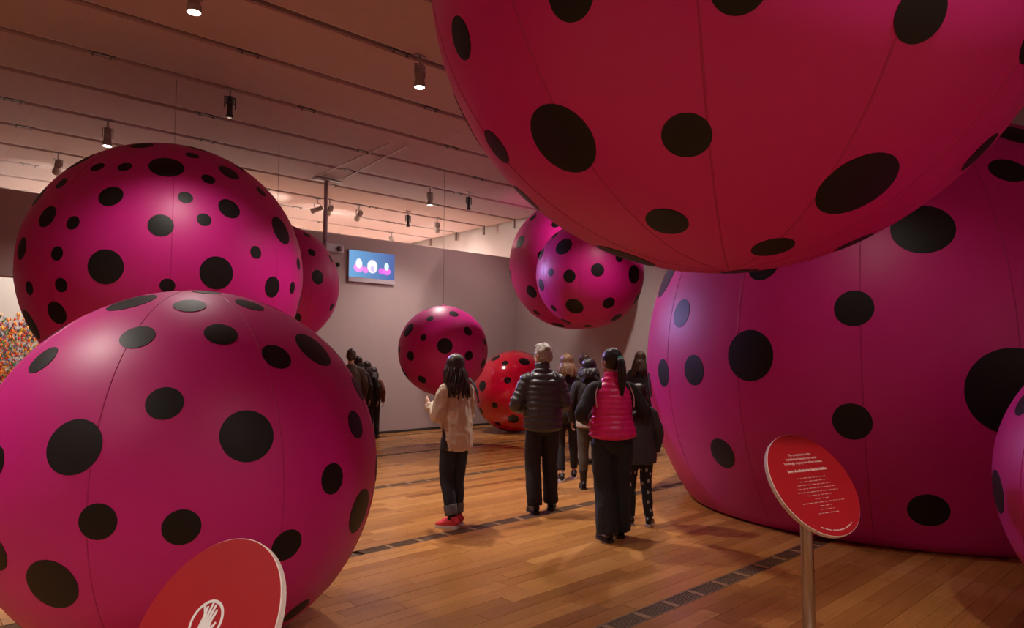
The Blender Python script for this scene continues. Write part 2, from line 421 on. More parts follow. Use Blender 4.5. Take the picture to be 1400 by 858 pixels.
# lamps added out of sight behind the overhead ball, to brighten the back
fill_lamp(10.9, LINES[12], 190, 150, UV(8.6, 12.4, 0.0), 'added fill spotlight facing the back wall, behind the hanging pair of balls')
fill_lamp(9.2, LINES[9], 420, 120, UV(9.5, 10.5, 0.0), 'added fill spotlight over the floor before the red ball')
fill_lamp(7.4, LINES[8], 420, 100, UV(6.2, 6.2, 0.0), 'added fill spotlight over the walking visitors, behind the overhead ball')
for u, v, pw, an in [(1.5, LINES[3], 520, 110), (4.4, LINES[5], 70, 100), (-2.5, LINES[5], 420, 110), (-1.0, LINES[8], 520, 110), (-5.0, LINES[7], 420, 110)]:
    fill_lamp(u, v, pw, an, None, 'added fill spotlight over the gallery floor, out of view', FILL)  # added out of view for more light and bounce off the floor
for u, v, a in [(-4.0, LINES[2], UV(-5.0, V0, 2.0)), (0.5, LINES[2], UV(0.5, V0, 2.0)), (5.0, LINES[2], UV(5.0, V0, 2.0)), (-5.5, LINES[5], UV(U0, 2.5, 2.0))]:
    fill_lamp(u, v, 520, 120, a, 'added fill spotlight washing the wall opposite the screen wall', 'added wall-washing spotlights')  # added behind the camera, soft fill bounced off the unseen walls
for u, v, a in [(3.0, LINES[17], UV(3.0, V1, 2.2)), (7.0, LINES[17], UV(7.5, V1, 2.2)), (10.4, LINES[17], UV(U1, 17.0, 2.0)), (9.0, LINES[18], UV(10.0, 14.0, 0.0))]:
    fill_lamp(u, v, 1500, 140, a, 'added fill spotlight in the bright bay beyond the partition wall', 'added spotlights beyond the partition')  # added out of sight behind the partition to brighten the ceiling bay

# ================================================================== BALLS
def ball_mesh(r, cz, sq, rest):
    bm = bmesh.new(); bmesh.ops.create_uvsphere(bm, u_segments=144, v_segments=96, radius=r)
    for v in bm.verts:
        v.co.z *= sq
        if rest: v.co.z = settle(v.co.z, cz)
    return mesh_of(bm, 'ball_skin', True)
def settle(z, cz):
    """flatten the underside softly onto the floor"""
    h = z+cz; k = 0.05
    return (0.5*(h+math.sqrt(h*h+k*k*0.25)) if h < 0.4 else h)+0.002-cz
def dot_layout(spec, seed):
    """evenly scattered polka dots of a few sizes: (angular radius, count) from large to small"""
    rg = random.Random(seed); pts = []
    for rad, cnt in spec:
        for _ in range(cnt):
            best = None; bs = -9
            for _ in range(60):
                z = rg.uniform(-1, 1); a = rg.uniform(0, 2*math.pi); q = math.sqrt(1-z*z); d = Vector((q*math.cos(a), q*math.sin(a), z))
                s = min([math.acos(max(-1, min(1, d.dot(p))))-rr-rad for p, rr in pts] or [3])
                if s > bs: bs, best = s, d
            if bs > 0.05: pts.append((best, rad))
    return pts
def dot_mesh(r, rad):
    bm = bmesh.new(); n = 36; rings = [[bm.verts.new((0, 0, r+0.0025))]]
    for k in range(1, 7):
        a = rad*k/6; rings.append([bm.verts.new(((r+0.0025)*math.sin(a)*math.cos(2*math.pi*i/n), (r+0.0025)*math.sin(a)*math.sin(2*math.pi*i/n), (r+0.0025)*math.cos(a))) for i in range(n)])
    for A, B in zip(rings, rings[1:]):
        for i in range(n):
            j = (i+1) % n
            if len(A) == 1: bm.faces.new((A[0], B[i], B[j]))
            else: bm.faces.new((A[i], B[i], B[j], A[j]))
    edge = rings[-1]; k = (r-0.003)/(r+0.0025)
    lo = [bm.verts.new(v.co*k) for v in edge]; hi = [bm.verts.new(v.co) for v in edge]
    for i in range(n): bm.faces.new((hi[i], lo[i], lo[(i+1) % n], hi[(i+1) % n]))
    return mesh_of(bm, 'dot', True)
def seam_mesh(r, wdt):
    bm = bmesh.new(); prev = None; N = 72
    for k in range(N+1):
        a = -math.pi/2+math.pi*k/N; c = math.cos(a); row = []
        for off, h in ((-wdt, -0.001), (-wdt*0.5, 0.0018), (wdt*0.5, 0.0018), (wdt, -0.001)):
            row.append(bm.verts.new(((r+h)*c, off, (r+h)*math.sin(a))))
        if prev:
            for i in range(3): bm.faces.new((prev[i], prev[i+1], row[i+1], row[i]))
        prev = row
    return mesh_of(bm, 'seam', True)
def make_ball(key, label, spec, seed, seams=8, phase=0.3, rest=False, hung=True, colour='pink', seam_w=0.004):
    b = BALL[key]; c = Vector(b['c']); r = b['r']
    root = empty('inflated_ball', c); tag(root, label, 'inflated ball')
    skin = obj('ball_skin', ball_mesh(r, c.z, b['sq'], rest), colour, root)
    sm = seam_mesh(r, seam_w); sm.materials.append(M[colour+'_seam'])
    for k in range(seams):
        o = bpy.data.objects.new('seam', sm)
        if rest:
            m2 = sm.copy()
            for v in m2.vertices: v.co.z = settle(v.co.z*b['sq'], c.z)
            o = bpy.data.objects.new('seam', m2)
        o.rotation_euler.z = phase+2*math.pi*k/seams; link(o, skin)
    cm = {}
    for d, rad in dot_layout(spec, seed):
        if rest and c.z+r*math.sin(math.asin(d.z)-rad*1.1)*b['sq'] < 0.02: continue
        jr = rad
        if jr not in cm:
            cm[jr] = dot_mesh(r, jr); cm[jr].materials.append(M['dot_gloss' if colour == 'red' else 'dot'])
        me = cm[jr]; q = Vector((0, 0, 1)).rotation_difference(d)
        if rest or b['sq'] != 1:
            me = me.copy(); R3 = q.to_matrix()
            for v in me.vertices:
                p = R3 @ v.co; p.z *= b['sq']; v.co = Vector((p.x, p.y, settle(p.z, c.z) if rest else p.z))
            o = bpy.data.objects.new('dot', me)
        else:
            o = bpy.data.objects.new('dot', me); o.rotation_mode = 'QUATERNION'; o.rotation_quaternion = q
        link(o, root)
    if hung:
        bm = bmesh.new(); lathe(bm, [(0.0035, r+0.03), (0.0035, CEIL-c.z+0.01)], 8); obj('hanging_wire', bm, 'wire', root, True)
        bm = bmesh.new(); lathe(bm, [(0.09, r-0.006), (0.085, r+0.004), (0.02, r+0.012), (0.015, r+0.045), (0.0, r+0.05)], 24); obj('hanging_patch', bm, colour, root, True)
    else:
        bm = bmesh.new(); lathe(bm, [(0.07, r*b['sq']-0.004), (0.065, r*b['sq']+0.005), (0.0, r*b['sq']+0.008)], 24); obj('valve_patch', bm, colour, root, True)
    return root
make_ball('overhead', 'huge pink black-dotted ball hanging overhead in front of the giant one, seams converging underneath', [(0.108, 20), (0.062, 70)], 15, 12, 1.20, seam_w=0.006)
make_ball('giant', 'giant pink black-dotted ball settled on the floor, largest in the gallery', [(0.120, 8), (0.085, 36), (0.055, 80)], 31, 16, 0.2, True, False, seam_w=0.006)
make_ball('front', 'pink black-dotted ball on the floor right behind the red disc sign without a text', [(0.118, 22), (0.076, 60)], 5, 8, -0.75, True, False)
make_ball('hung_big', 'hanging pink ball with the most black dots, above and behind the floor ball', [(0.112, 18), (0.078, 46), (0.047, 70)], 8, 8, -1.1)
make_ball('behind', 'pink black-dotted ball hanging by the ceiling pole, mostly hidden by the bigger hanging one', [(0.115, 16), (0.068, 34)], 21, 8, 0.1)
make_ball('wired', 'pink black-dotted ball hanging on a wire before the back wall', [(0.165, 8), (0.105, 16), (0.075, 16)], 3, 8, 0.4)
make_ball('red', 'glossy red black-dotted ball standing on the floor by the back wall', [(0.13, 16), (0.08, 22)], 17, 8, 0.2, True, False, 'red')
make_ball('pair_small', 'front pink black-dotted ball of the hanging pair above the visitors', [(0.165, 10), (0.115, 16), (0.072, 20)], 40, 8, 0.5)
make_ball('pair_large', 'rear pink black-dotted ball of the hanging pair above the visitors', [(0.10, 18), (0.065, 36)], 52, 8, 0.9)
make_ball('edge', 'pink black-dotted floor ball in front of the giant one, beside the text sign', [(0.13, 14), (0.085, 30)], 66, 8, 0.7, True, False)

# ================================================================== SIGNS
def text_mesh(s, size, bold=0.0, sx=1.0):
    cu = bpy.data.curves.new('t', 'FONT'); cu.body = s; cu.size = size; cu.align_x = 'CENTER'; cu.align_y = 'CENTER'; cu.extrude = 0.0004; cu.offset = bold; cu.resolution_u = 2
    o = bpy.data.objects.new('t', cu); COL.objects.link(o)
    dg = bpy.context.evaluated_depsgraph_get(); dg.update()
    me = bpy.data.meshes.new_from_object(o.evaluated_get(dg)); bpy.data.objects.remove(o, do_unlink=True)
    for v in me.vertices: v.co.x *= sx
    return me
def sign(loc, e1, e2, R, label):
    """round sign board: e1 runs along the text, e2 down the board; local x = e1, y = -e2, z = face normal"""
    e1 = Vector(e1).normalized(); e2 = Vector(e2); e2 = (e2-e1*e2.dot(e1)).normalized(); n = e1.cross(-e2)
    m3 = Matrix((e1, -e2, n)).transposed().to_4x4(); loc = Vector(loc)
    base = Vector((loc.x, loc.y, 0))-Vector((n.x, n.y, 0))*0.05
    root = empty('disc_sign', base); tag(root, label, 'sign')
    bm = bmesh.new(); lathe(bm, [(0.0, 0.0), (0.19, 0.0), (0.19, 0.006), (0.17, 0.012), (0.04, 0.014), (0.0, 0.014)], 40); obj('base_plate', bm, 'steel', root, True)
    htop = loc.z-0.035
    bm = bmesh.new(); lathe(bm, [(0.028, 0.013), (0.028, htop-0.01), (0.024, htop), (0.0, htop)], 24); obj('pole', bm, 'steel', root, True)
    L = Matrix.Translation(loc-base) @ m3
    bm = bmesh.new(); lathe(bm, [(0.0, -0.024), (0.05, -0.024), (0.05, -0.0145), (0.0, -0.0145)], 20); o = obj('bracket', bm, 'steel', root); o.matrix_local = L
    bm = bmesh.new(); lathe(bm, [(0.0, -0.014), (R-0.002, -0.014), (R, -0.012), (R, 0.006), (R-0.002, 0.008), (0.0, 0.008)], 96); board = obj('disc_board', bm, 'sign_edge', root); board.matrix_local = L
    bm = bmesh.new(); lathe(bm, [(0.0, 0.0075), (R-0.0025, 0.0075), (R-0.003, 0.0092), (0.0, 0.0092)], 96); obj('red_face', bm, 'sign_red', board)
    return root, board
rt, bd = sign((1.378, 3.172, 1.035), (0.893, 0.450, 0.0), (0.252, -0.499, -0.829), 0.25, 'round red sign with lines of white text on a steel pole')
def put_text(s, x, y, size, bold=0.0, sx=1.0):
    o = obj('lettering', text_mesh(s, size, bold, sx), 'ink', bd); o.location = (x, y, 0.0098); return o
for s, y in (('The projection in this', 0.142), ('installation features the artist', 0.122), ('hauntingly singing one of her poems:', 0.102)):
    put_text(s, 0, y, 0.0170)
put_text('Song of a Manhattan Suicide Addict', 0, 0.064, 0.0178, 0.0006)
# the verses below are too small to read in the place: rows of word-long strokes
rg = random.Random(9)
for k, L in enumerate((0.19, 0.17, 0.22, 0.25, 0.26, 0.16, 0.09, 0.27, 0.075, 0.085, 0.14)):
    bm = bmesh.new(); x = -L/2
    while x < L/2-0.006:
        wd = min(rg.uniform(0.010, 0.032), L/2-x); nb = max(2, int(wd/0.004))
        for q in range(nb):
            h = rg.choice((0.0030, 0.0030, 0.0045)); box(bm, x+q*wd/nb, x+q*wd/nb+0.0011, -0.003, -0.003+h, 0, 0.0005)
        box(bm, x, x+wd*0.9, -0.0005, 0.0004, 0, 0.0005); x += wd+0.006
    o = obj('verse_line', bm, 'ink', bd); o.location = (0, 0.028-k*0.0168, 0.0098)
bm = bmesh.new()
for k in range(34):
    if k % 7 == 3: continue
    a = math.radians(-90-26+52*k/33); m4 = Matrix.Translation((0.222*math.cos(a), 0.222*math.sin(a), 0)) @ Matrix.Rotation(a+math.pi/2, 4, 'Z')
    b2 = bmesh.new(); box(b2, -0.0020, 0.0020, -0.0025, 0.0025, 0, 0.0005); bmesh.ops.transform(b2, matrix=m4, verts=b2.verts[:])
    me = bpy.data.meshes.new('t'); b2.to_mesh(me); b2.free(); bm.from_mesh(me)
o = obj('edge_lettering', bm, 'ink', bd); o.location = (0, 0, 0.0098)

rt2, bd2 = sign((-0.818, 1.867, 0.882), (0.866, -0.500, 0), (-0.286, -0.495, -0.820), 0.25, 'round red sign with a white round hand emblem before the floor ball')
def annulus(bm, r0, r1, z=0.0008, n=48):
    A = [[bm.verts.new((r*math.cos(2*math.pi*i/n), r*math.sin(2*math.pi*i/n), h)) for i in range(n)] for r, h in ((r0, 0), (r0, z), (r1, z), (r1, 0))]
    for k in range(4):
        B, C = A[k], A[(k+1) % 4]
        for i in range(n): bm.faces.new((B[i], B[(i+1) % n], C[(i+1) % n], C[i]))
bm = bmesh.new(); annulus(bm, 0.050, 0.058); o = obj('emblem_ring', bm, 'white', bd2); o.location = (0, 0.02, 0.0094)
bm = bmesh.new()   # flat open hand
tube(bm, [(0, -0.045, 0), (0.002, -0.02, 0), (0, 0.004, 0)], [(0.016, 0.0006), (0.021, 0.0006), (0.021, 0.0006)], 14, 4)
for x, l in ((-0.016, 0.034), (-0.0055, 0.045), (0.005, 0.043), (0.0155, 0.032)): tube(bm, [(x*0.9, 0.0, 0), (x*1.15, 0.004+l*0.6, 0), (x*1.25, 0.004+l, 0)], [(0.0048, 0.0006), (0.0046, 0.0006), (0.0032, 0.0006)], 10, 3)
tube(bm, [(0.014, -0.025, 0), (0.030, -0.008, 0), (0.036, 0.006, 0)], [(0.006, 0.0006), (0.0052, 0.0006), (0.0035, 0.0006)], 10, 3)
o = obj('emblem_hand', bm, 'white', bd2); o.location = (0, 0.02, 0.0098)
bm = bmesh.new(); box(bm, -0.053, 0.053, -0.004, 0.004, 0, 0.0009); o = obj('emblem_bar', bm, 'white', bd2); o.location = (0, 0.02, 0.0096); o.rotation_euler.z = math.radians(-48)

# ================================================================== WALL SCREEN, POLE, PROJECTOR, RAILS
def screen_mat():
    m = bpy.data.materials.new('screen_picture'); m.use_nodes = True; nt = m.node_tree; nt.nodes.clear()
    out = nt.nodes.new('ShaderNodeOutputMaterial'); em = nt.nodes.new('ShaderNodeEmission'); nt.links.new(em.outputs[0], out.inputs[0])
    em.inputs[1].default_value = 1.15
    tc = nt.nodes.new('ShaderNodeTexCoord')
    def math_(op, a, b=None):
        n = nt.nodes.new('ShaderNodeMath'); n.operation = op
        for i, q in enumerate((a, b)):
            if q is None: continue
            if isinstance(q, (int, float)): n.inputs[i].default_value = q
            else: nt.links.new(q, n.inputs[i])
        return n.outputs[0]
    sp = nt.nodes.new('ShaderNodeSeparateXYZ'); nt.links.new(tc.outputs['Object'], sp.inputs[0])
    X, Z = sp.outputs[0], sp.outputs[2]
    g = nt.nodes.new('ShaderNodeMapRange'); g.inputs['From Min'].default_value = -0.55; g.inputs['From Max'].default_value = 0.55; nt.links.new(X, g.inputs[0])
    r = nt.nodes.new('ShaderNodeValToRGB'); r.color_ramp.elements[0].color = (0.16, 0.36, 0.62, 1); r.color_ramp.elements[1].color = (0.09, 0.13, 0.34, 1); nt.links.new(g.outputs[0], r.inputs[0])
    ck = nt.nodes.new('ShaderNodeTexChecker'); ck.inputs['Scale'].default_value = 42; ck.inputs[1].default_value = (1, 1, 1, 1); ck.inputs[2].default_value = (0.55, 0.6, 0.65, 1)
    nt.links.new(tc.outputs['Object'], ck.inputs[0])
    mx = nt.nodes.new('ShaderNodeMix'); mx.data_type = 'RGBA'; mx.blend_type = 'MULTIPLY'; mx.inputs[0].default_value = 0.8
    nt.links.new(r.outputs[0], mx.inputs[6]); nt.links.new(ck.outputs[0], mx.inputs[7]); cur = mx.outputs[2]
    # a row of soft pale and pink blobs
    for cx, cz, a, b, col in ((-0.34, -0.03, 0.12, 0.10, (0.8, 0.25, 0.7)), (-0.33, 0.06, 0.08, 0.11, (0.85, 0.8, 0.9)), (-0.17, -0.07, 0.07, 0.07, (0.75, 0.2, 0.65)), (0.0, 0.02, 0.13, 0.15, (0.9, 0.8, 0.92)), (0.0, -0.03, 0.05, 0.07, (0.55, 0.45, 0.75)), (0.23, -0.06, 0.08, 0.07, (0.6, 0.12, 0.62)), (0.36, -0.06, 0.11, 0.08, (0.7, 0.15, 0.65)), (0.36, 0.05, 0.06, 0.09, (0.6, 0.7, 0.9))):
        dx = math_('DIVIDE', math_('SUBTRACT', X, cx), a); dz = math_('DIVIDE', math_('SUBTRACT', Z, cz), b)
        d = math_('ADD', math_('MULTIPLY', dx, dx), math_('MULTIPLY', dz, dz))
        k = nt.nodes.new('ShaderNodeMapRange'); k.inputs['From Min'].default_value = 1.1; k.inputs['From Max'].default_value = 0.7; nt.links.new(d, k.inputs[0])
        m2 = nt.nodes.new('ShaderNodeMix'); m2.data_type = 'RGBA'; nt.links.new(k.outputs[0], m2.inputs[0]); nt.links.new(cur, m2.inputs[6]); m2.inputs[7].default_value = (*col, 1); cur = m2.outputs[2]
    nt.links.new(cur, em.inputs[0]); return m
M['screen'] = screen_mat()
scr = empty('wall_screen', UV(7.73, 12.999, 3.61), TH); tag(scr, 'lit blue and pink video screen mounted high on the back wall', 'screen')
obj('screen_case', rounded_box(-0.575, 0.575, -0.06, 0.0, -0.345, 0.345, 0.008), 'projector', scr)
obj('picture', boxm(-0.565, 0.565, -0.0625, -0.0605, -0.24, 0.335), 'screen', scr)
obj('lower_bezel', boxm(-0.565, 0.565, -0.066, -0.0605, -0.335, -0.245), 'projector', scr)
cm_ = empty('wall_camera', UV(6.93, 12.999, 3.60), TH); tag(cm_, 'tiny black camera dome on the back wall beside the screen', 'camera')
bm = bmesh.new(); lathe(bm, [(0.0, -0.07), (0.03, -0.06), (0.045, -0.03), (0.05, 0.0), (0.0, 0.0)], 20, align((0, 1, 0))); obj('camera_dome', bm, 'black', cm_, True)
bm = bmesh.new(); lathe(bm, [(0.0, -0.012), (0.06, -0.012), (0.06, 0.0), (0.0, 0.0)], 20, align((0, 1, 0))); obj('mount_plate', bm, 'lamp_grey', cm_)

pp = on_z(446, 243, CEIL); rootp = empty('projector_pole', (pp.x, pp.y, CEIL-0.04), TH); tag(rootp, 'grey ceiling pole with a braced top beside the hanging ball', 'pole')
bm = bmesh.new(); lathe(bm, [(0.045, -1.25), (0.045, -0.62), (0.036, -0.6), (0.036, 0.0)], 20); obj('pole_tube', bm, 'projector', rootp, True)
bm = bmesh.new(); box(bm, -0.28, 0.28, -0.025, 0.025, -0.03, 0.0); obj('top_bar', bm, 'lamp_grey', rootp)
bm = bmesh.new(); box(bm, -0.30, 0.10, -0.16, -0.13, -0.035, 0.0); box(bm, 0.05, 0.30, -0.14, 0.02, -0.03, -0.01); obj('brace', bm, 'track', rootp)
prj = empty('projector', (pp.x, pp.y, CEIL-1.47), TH+0.25); tag(prj, 'small grey video projector under the ceiling pole', 'projector')
obj('case', rounded_box(-0.13, 0.33, -0.18, 0.14, -0.02, 0.15, 0.02), 'projector', prj)
bm = bmesh.new(); lathe(bm, [(0.0, -0.05), (0.05, -0.05), (0.055, 0.0), (0.0, 0.0)], 18, align((0, 1, 0), (0.20, -0.18, 0.065))); obj('projector_lens', bm, 'lens_off', prj, True)
bm = bmesh.new(); lathe(bm, [(0.03, 0.14), (0.03, 0.175), (0.0, 0.175)], 14); obj('neck', bm, 'projector', prj, True)
P0 = prj.location+Vector((0.10, -0.30, 0.05))
spot('projector_beam', P0, (3.4, 6.2, 1.4), 650, 52, 0.6, (0.55, 0.42, 1.0), 0.04)
for (ax, ay), (bx_, by_), lab in (((430, 243), (533, 196), 'thin metal rail crossing the ceiling panels above the pole'), ((472, 243), (556, 200), 'second thin metal rail crossing the ceiling panels, away from the pole')):
    a = on_z(ax, ay, CEIL-0.012); b = on_z(bx_, by_, CEIL-0.012)
    bm = bmesh.new(); tube(bm, [a, a.lerp(b, 0.5), b], [0.011]*3, 8, 2); tag(obj('ceiling_rail', bm, 'tracklip'), lab, 'rail')

# colourful dabs on the wall of the next gallery
def dab_mat():
    m = bpy.data.materials.new('colour_dabs'); m.use_nodes = True; nt = m.node_tree; b = nt.nodes['Principled BSDF']
    g = nt.nodes.new('ShaderNodeNewGeometry'); r = nt.nodes.new('ShaderNodeValToRGB'); r.color_ramp.interpolation = 'CONSTANT'
    cols = [(0.75, 0.10, 0.02), (0.85, 0.22, 0.02), (0.65, 0.03, 0.03), (0.80, 0.42, 0.04), (0.05, 0.06, 0.10), (0.35, 0.05, 0.10), (0.10, 0.22, 0.06), (0.85, 0.30, 0.03), (0.25, 0.28, 0.45), (0.6, 0.45, 0.4)]
    e = r.color_ramp.elements; e[0].color = (*cols[0], 1); e[1].position = 0.9; e[1].color = (*cols[-1], 1)
    for i, c in enumerate(cols[1:-1]): k = e.new((i+1)/len(cols)); k.color = (*c, 1)
    nt.links.new(g.outputs['Random Per Island'], r.inputs[0]); nt.links.new(r.outputs[0], b.inputs['Base Color']); b.inputs['Roughness'].default_value = 0.6; return m
M['dabs'] = dab_mat(); rg = random.Random(77); bm = bmesh.new()
for k in range(11000):
    u = rg.uniform(-0.8, 4.8); z = rg.uniform(0.05, 2.55)
    if z > 2.2 and rg.random() < (z-2.2)/0.36: continue
    s = rg.uniform(0.018, 0.04); a = rg.uniform(-0.9, 0.9); c = UV(u, 16.585-rg.uniform(0, 0.01), z)
    ex = UV(1, 0)*math.cos(a)+Vector((0, 0, 1))*math.sin(a); ez = UV(-1, 0)*math.sin(a)+Vector((0, 0, 1))*math.cos(a); nn = UV(0, -1)*0.012
    ring = [bm.verts.new(c+ex*(s*0.6*math.cos(2*math.pi*i/6))+ez*(s*1.2*math.sin(2*math.pi*i/6))) for i in range(6)]; top = bm.verts.new(c+nn)
    for i in range(6): bm.faces.new((ring[i], ring[(i+1) % 6], top))
tag(obj('wall_flowers', bm, 'dabs'), 'dense orange, red and blue paper dabs stuck on the white wall', 'wall decoration', kind='stuff')
p = UV(3.3, LINES[15]); lamp(p, UV(1.6, 16.6, 1.8), True, 'added unseen spotlight facing the colourful dabs of the next gallery', None, 130, 90)  # lamp added behind the hanging ball to brighten the dab wall

# ================================================================== PEOPLE
def hair_mat(name, col, rough=0.42):
    m = bpy.data.materials.new(name); m.use_nodes = True; nt = m.node_tree; b = nt.nodes['Principled BSDF']
    tc = nt.nodes.new('ShaderNodeTexCoord'); mp = nt.nodes.new('ShaderNodeMapping'); mp.inputs['Scale'].default_value = (90, 90, 7)
    nt.links.new(tc.outputs['Object'], mp.inputs[0])
    n = nt.nodes.new('ShaderNodeTexNoise'); n.inputs['Scale'].default_value = 1.5; n.inputs['Detail'].default_value = 3; nt.links.new(mp.outputs[0], n.inputs['Vector'])
    r = nt.nodes.new('ShaderNodeValToRGB'); r.color_ramp.elements[0].position = 0.3; r.color_ramp.elements[1].position = 0.72
    r.color_ramp.elements[0].color = (*[c*0.45 for c in col], 1); r.color_ramp.elements[1].color = (*[min(1, c*1.5) for c in col], 1)
    nt.links.new(n.outputs['Fac'], r.inputs[0]); nt.links.new(r.outputs[0], b.inputs['Base Color']); b.inputs['Roughness'].default_value = rough
    bp = nt.nodes.new('ShaderNodeBump'); bp.inputs['Strength'].default_value = 0.5; bp.inputs['Distance'].default_value = 0.004; nt.links.new(n.outputs['Fac'], bp.inputs['Height']); nt.links.new(bp.outputs[0], b.inputs['Normal'])
    return m
M['hair_dark'] = hair_mat('hair_dark_brown', (0.030, 0.014, 0.010))
M['hair_black'] = hair_mat('hair_black', (0.010, 0.008, 0.008), 0.35)
M['hair_grey'] = hair_mat('hair_grey', (0.34, 0.30, 0.26), 0.55)
M['hair_blond'] = hair_mat('hair_light_brown', (0.16, 0.075, 0.032))
M['hair_brown'] = hair_mat('hair_brown', (0.06, 0.026, 0.015))
M['cream_knit'] = mat('cream_knit', (0.56, 0.44, 0.32), 0.9, bump=0.35, bscale=220, var=0.06, vscale=9, sheen=0.2)
M['puffer'] = mat('dark_puffer', (0.048, 0.046, 0.048), 0.42, bump=0.3, bscale=38, var=0.12, vscale=20)
M['vest'] = mat('pink_puffer', (0.78, 0.014, 0.19), 0.34, bump=0.3, bscale=38, var=0.08, vscale=16)
M['piping'] = mat('pale_piping', (0.62, 0.30, 0.36), 0.6, var=0.05)
M['black_cloth'] = mat('black_cloth', (0.014, 0.012, 0.013), 0.8, bump=0.2, bscale=40, var=0.15, vscale=12)
M['black_coat'] = mat('black_coat', (0.018, 0.014, 0.015), 0.7, bump=0.2, bscale=30, var=0.15, vscale=12)
M['grey_coat'] = mat('grey_coat', (0.042, 0.044, 0.047), 0.62, bump=0.3, bscale=28, var=0.2, vscale=10)
M['black_trouser'] = mat('black_trouser', (0.013, 0.011, 0.011), 0.8, bump=0.2, bscale=26, var=0.15, vscale=10)
M['navy'] = mat('navy_denim', (0.012, 0.016, 0.026), 0.8, bump=0.2, bscale=50, var=0.2, vscale=10)
M['denim_in'] = mat('denim_inside', (0.13, 0.125, 0.13), 0.9, bump=0.3, bscale=160, var=0.12, vscale=40)
M['teal_jean'] = mat('dark_teal_jean', (0.011, 0.017, 0.022), 0.75, bump=0.2, bscale=50, var=0.2, vscale=9)
M['olive'] = mat('olive_trouser', (0.085, 0.075, 0.058), 0.85, bump=0.2, bscale=40, var=0.12)
M['beige'] = mat('beige_trouser', (0.40, 0.31, 0.24), 0.85, bump=0.2, bscale=40, var=0.06)
M['rust'] = mat('rust_jacket', (0.16, 0.048, 0.028), 0.8, bump=0.2, bscale=40, var=0.1)
M['brown_coat'] = mat('dark_brown_coat', (0.05, 0.022, 0.016), 0.8, bump=0.2, bscale=40, var=0.1)
M['white_cloth'] = mat('white_shirt', (0.52, 0.48, 0.46), 0.85, bump=0.15, bscale=30, var=0.05)
M['sneaker_red'] = mat('sneaker_red', (0.72, 0.045, 0.065), 0.6, bump=0.2, bscale=120, var=0.08, vscale=30)
M['shoe_black'] = mat('shoe_black', (0.012, 0.010, 0.010), 0.4, var=0.1)
M['sole_white'] = mat('sole_white', (0.58, 0.52, 0.49), 0.6, var=0.05)
M['sole_dark'] = mat('sole_dark', (0.02, 0.018, 0.017), 0.7, var=0.1)
M['teal'] = mat('teal_hair_tie', (0.02, 0.42, 0.36), 0.4, var=0.05)
def legging_mat():
    m = bpy.data.materials.new('speckled_legging'); m.use_nodes = True; nt = m.node_tree; b = nt.nodes['Principled BSDF']
    tc = nt.nodes.new('ShaderNodeTexCoord'); mp = nt.nodes.new('ShaderNodeMapping'); mp.inputs['Scale'].default_value = (22, 22, 15); nt.links.new(tc.outputs['Object'], mp.inputs[0])
    v = nt.nodes.new('ShaderNodeTexVoronoi'); v.inputs['Scale'].default_value = 1.0; nt.links.new(mp.outputs[0], v.inputs['Vector'])
    r = nt.nodes.new('ShaderNodeValToRGB'); e = r.color_ramp.elements; e[0].position = 0.26; e[0].color = (0.42, 0.38, 0.36, 1); e[1].position = 0.30; e[1].color = (0.013, 0.012, 0.013, 1)
    nt.links.new(v.outputs['Distance'], r.inputs[0]); nt.links.new(r.outputs[0], b.inputs['Base Color']); b.inputs['Roughness'].default_value = 0.8; return m
M['legging'] = legging_mat()

BODY = [(0.79, 0.09, 0.08, 0), (0.88, 0.158, 0.112, -0.012), (0.96, 0.155, 0.105, -0.008), (1.07, 0.128, 0.092, 0.0), (1.20, 0.138, 0.094, 0.004), (1.31, 0.145, 0.088, -0.004), (1.37, 0.115, 0.068, -0.012), (1.42, 0.060, 0.055, -0.012)]
STAND = dict(L=((-0.085, 0.012, 0.48), (-0.09, -0.01, 0.085), 8), R=((0.085, 0.012, 0.48), (0.09, -0.01, 0.085), -8))
HANG = dict(L=((-0.235, -0.02, 1.12), (-0.235, 0.06, 0.87)), R=((0.235, -0.02, 1.12), (0.235, 0.06, 0.87)))
def rotz(p, a, c=(0, 0)):
    x, y = p[0]-c[0], p[1]-c[1]; return Vector((c[0]+x*math.cos(a)-y*math.sin(a), c[1]+x*math.sin(a)+y*math.cos(a), p[2]))
def hand(bm, el, wr, side, curl=0.6):
    """palm, four curled fingers of unequal length and a thumb leaving the side of the palm"""
    d = (Vector(wr)-Vector(el)).normalized()
    inw = Vector((-side, 0, 0)); inw = (inw-d*inw.dot(d)).normalized(); ac = d.cross(inw)*side      # across the palm, thumb side
    if ac.dot(Vector((0, 1, 0.3))) < 0: ac = -ac
    w0 = Vector(wr)
    tube(bm, [w0-d*0.02, w0+d*0.02, w0+d*0.055, w0+d*0.085], [(0.024, 0.018), (0.032, 0.016), (0.038, 0.015), (0.036, 0.012)], 12, 3, side=ac)
    for k, (o, L) in enumerate(((0.026, 0.072), (0.009, 0.080), (-0.009, 0.074), (-0.026, 0.058))):
        p = w0+d*0.08+ac*o; P = [p-d*0.02, p]; a = 0.0
        for j, f in enumerate((0.45, 0.32, 0.23)):
            a += curl*(0.6 if j == 0 else 0.8); P.append(P[-1]+(d*math.cos(a)+inw*math.sin(a))*L*f)
        tube(bm, P, [0.0095, 0.0095, 0.0088, 0.0080, 0.0065], 8, 3)
    p = w0+d*0.025+ac*0.026; t = (ac*0.75+d*0.6+inw*0.25).normalized()
    q = p+t*0.034; tube(bm, [p, q, q+(t*0.5+d*0.7+inw*0.35).normalized()*0.03, q+(t*0.3+d*0.8+inw*0.5).normalized()*0.052], [0.013, 0.0115, 0.0098, 0.007], 8, 3)
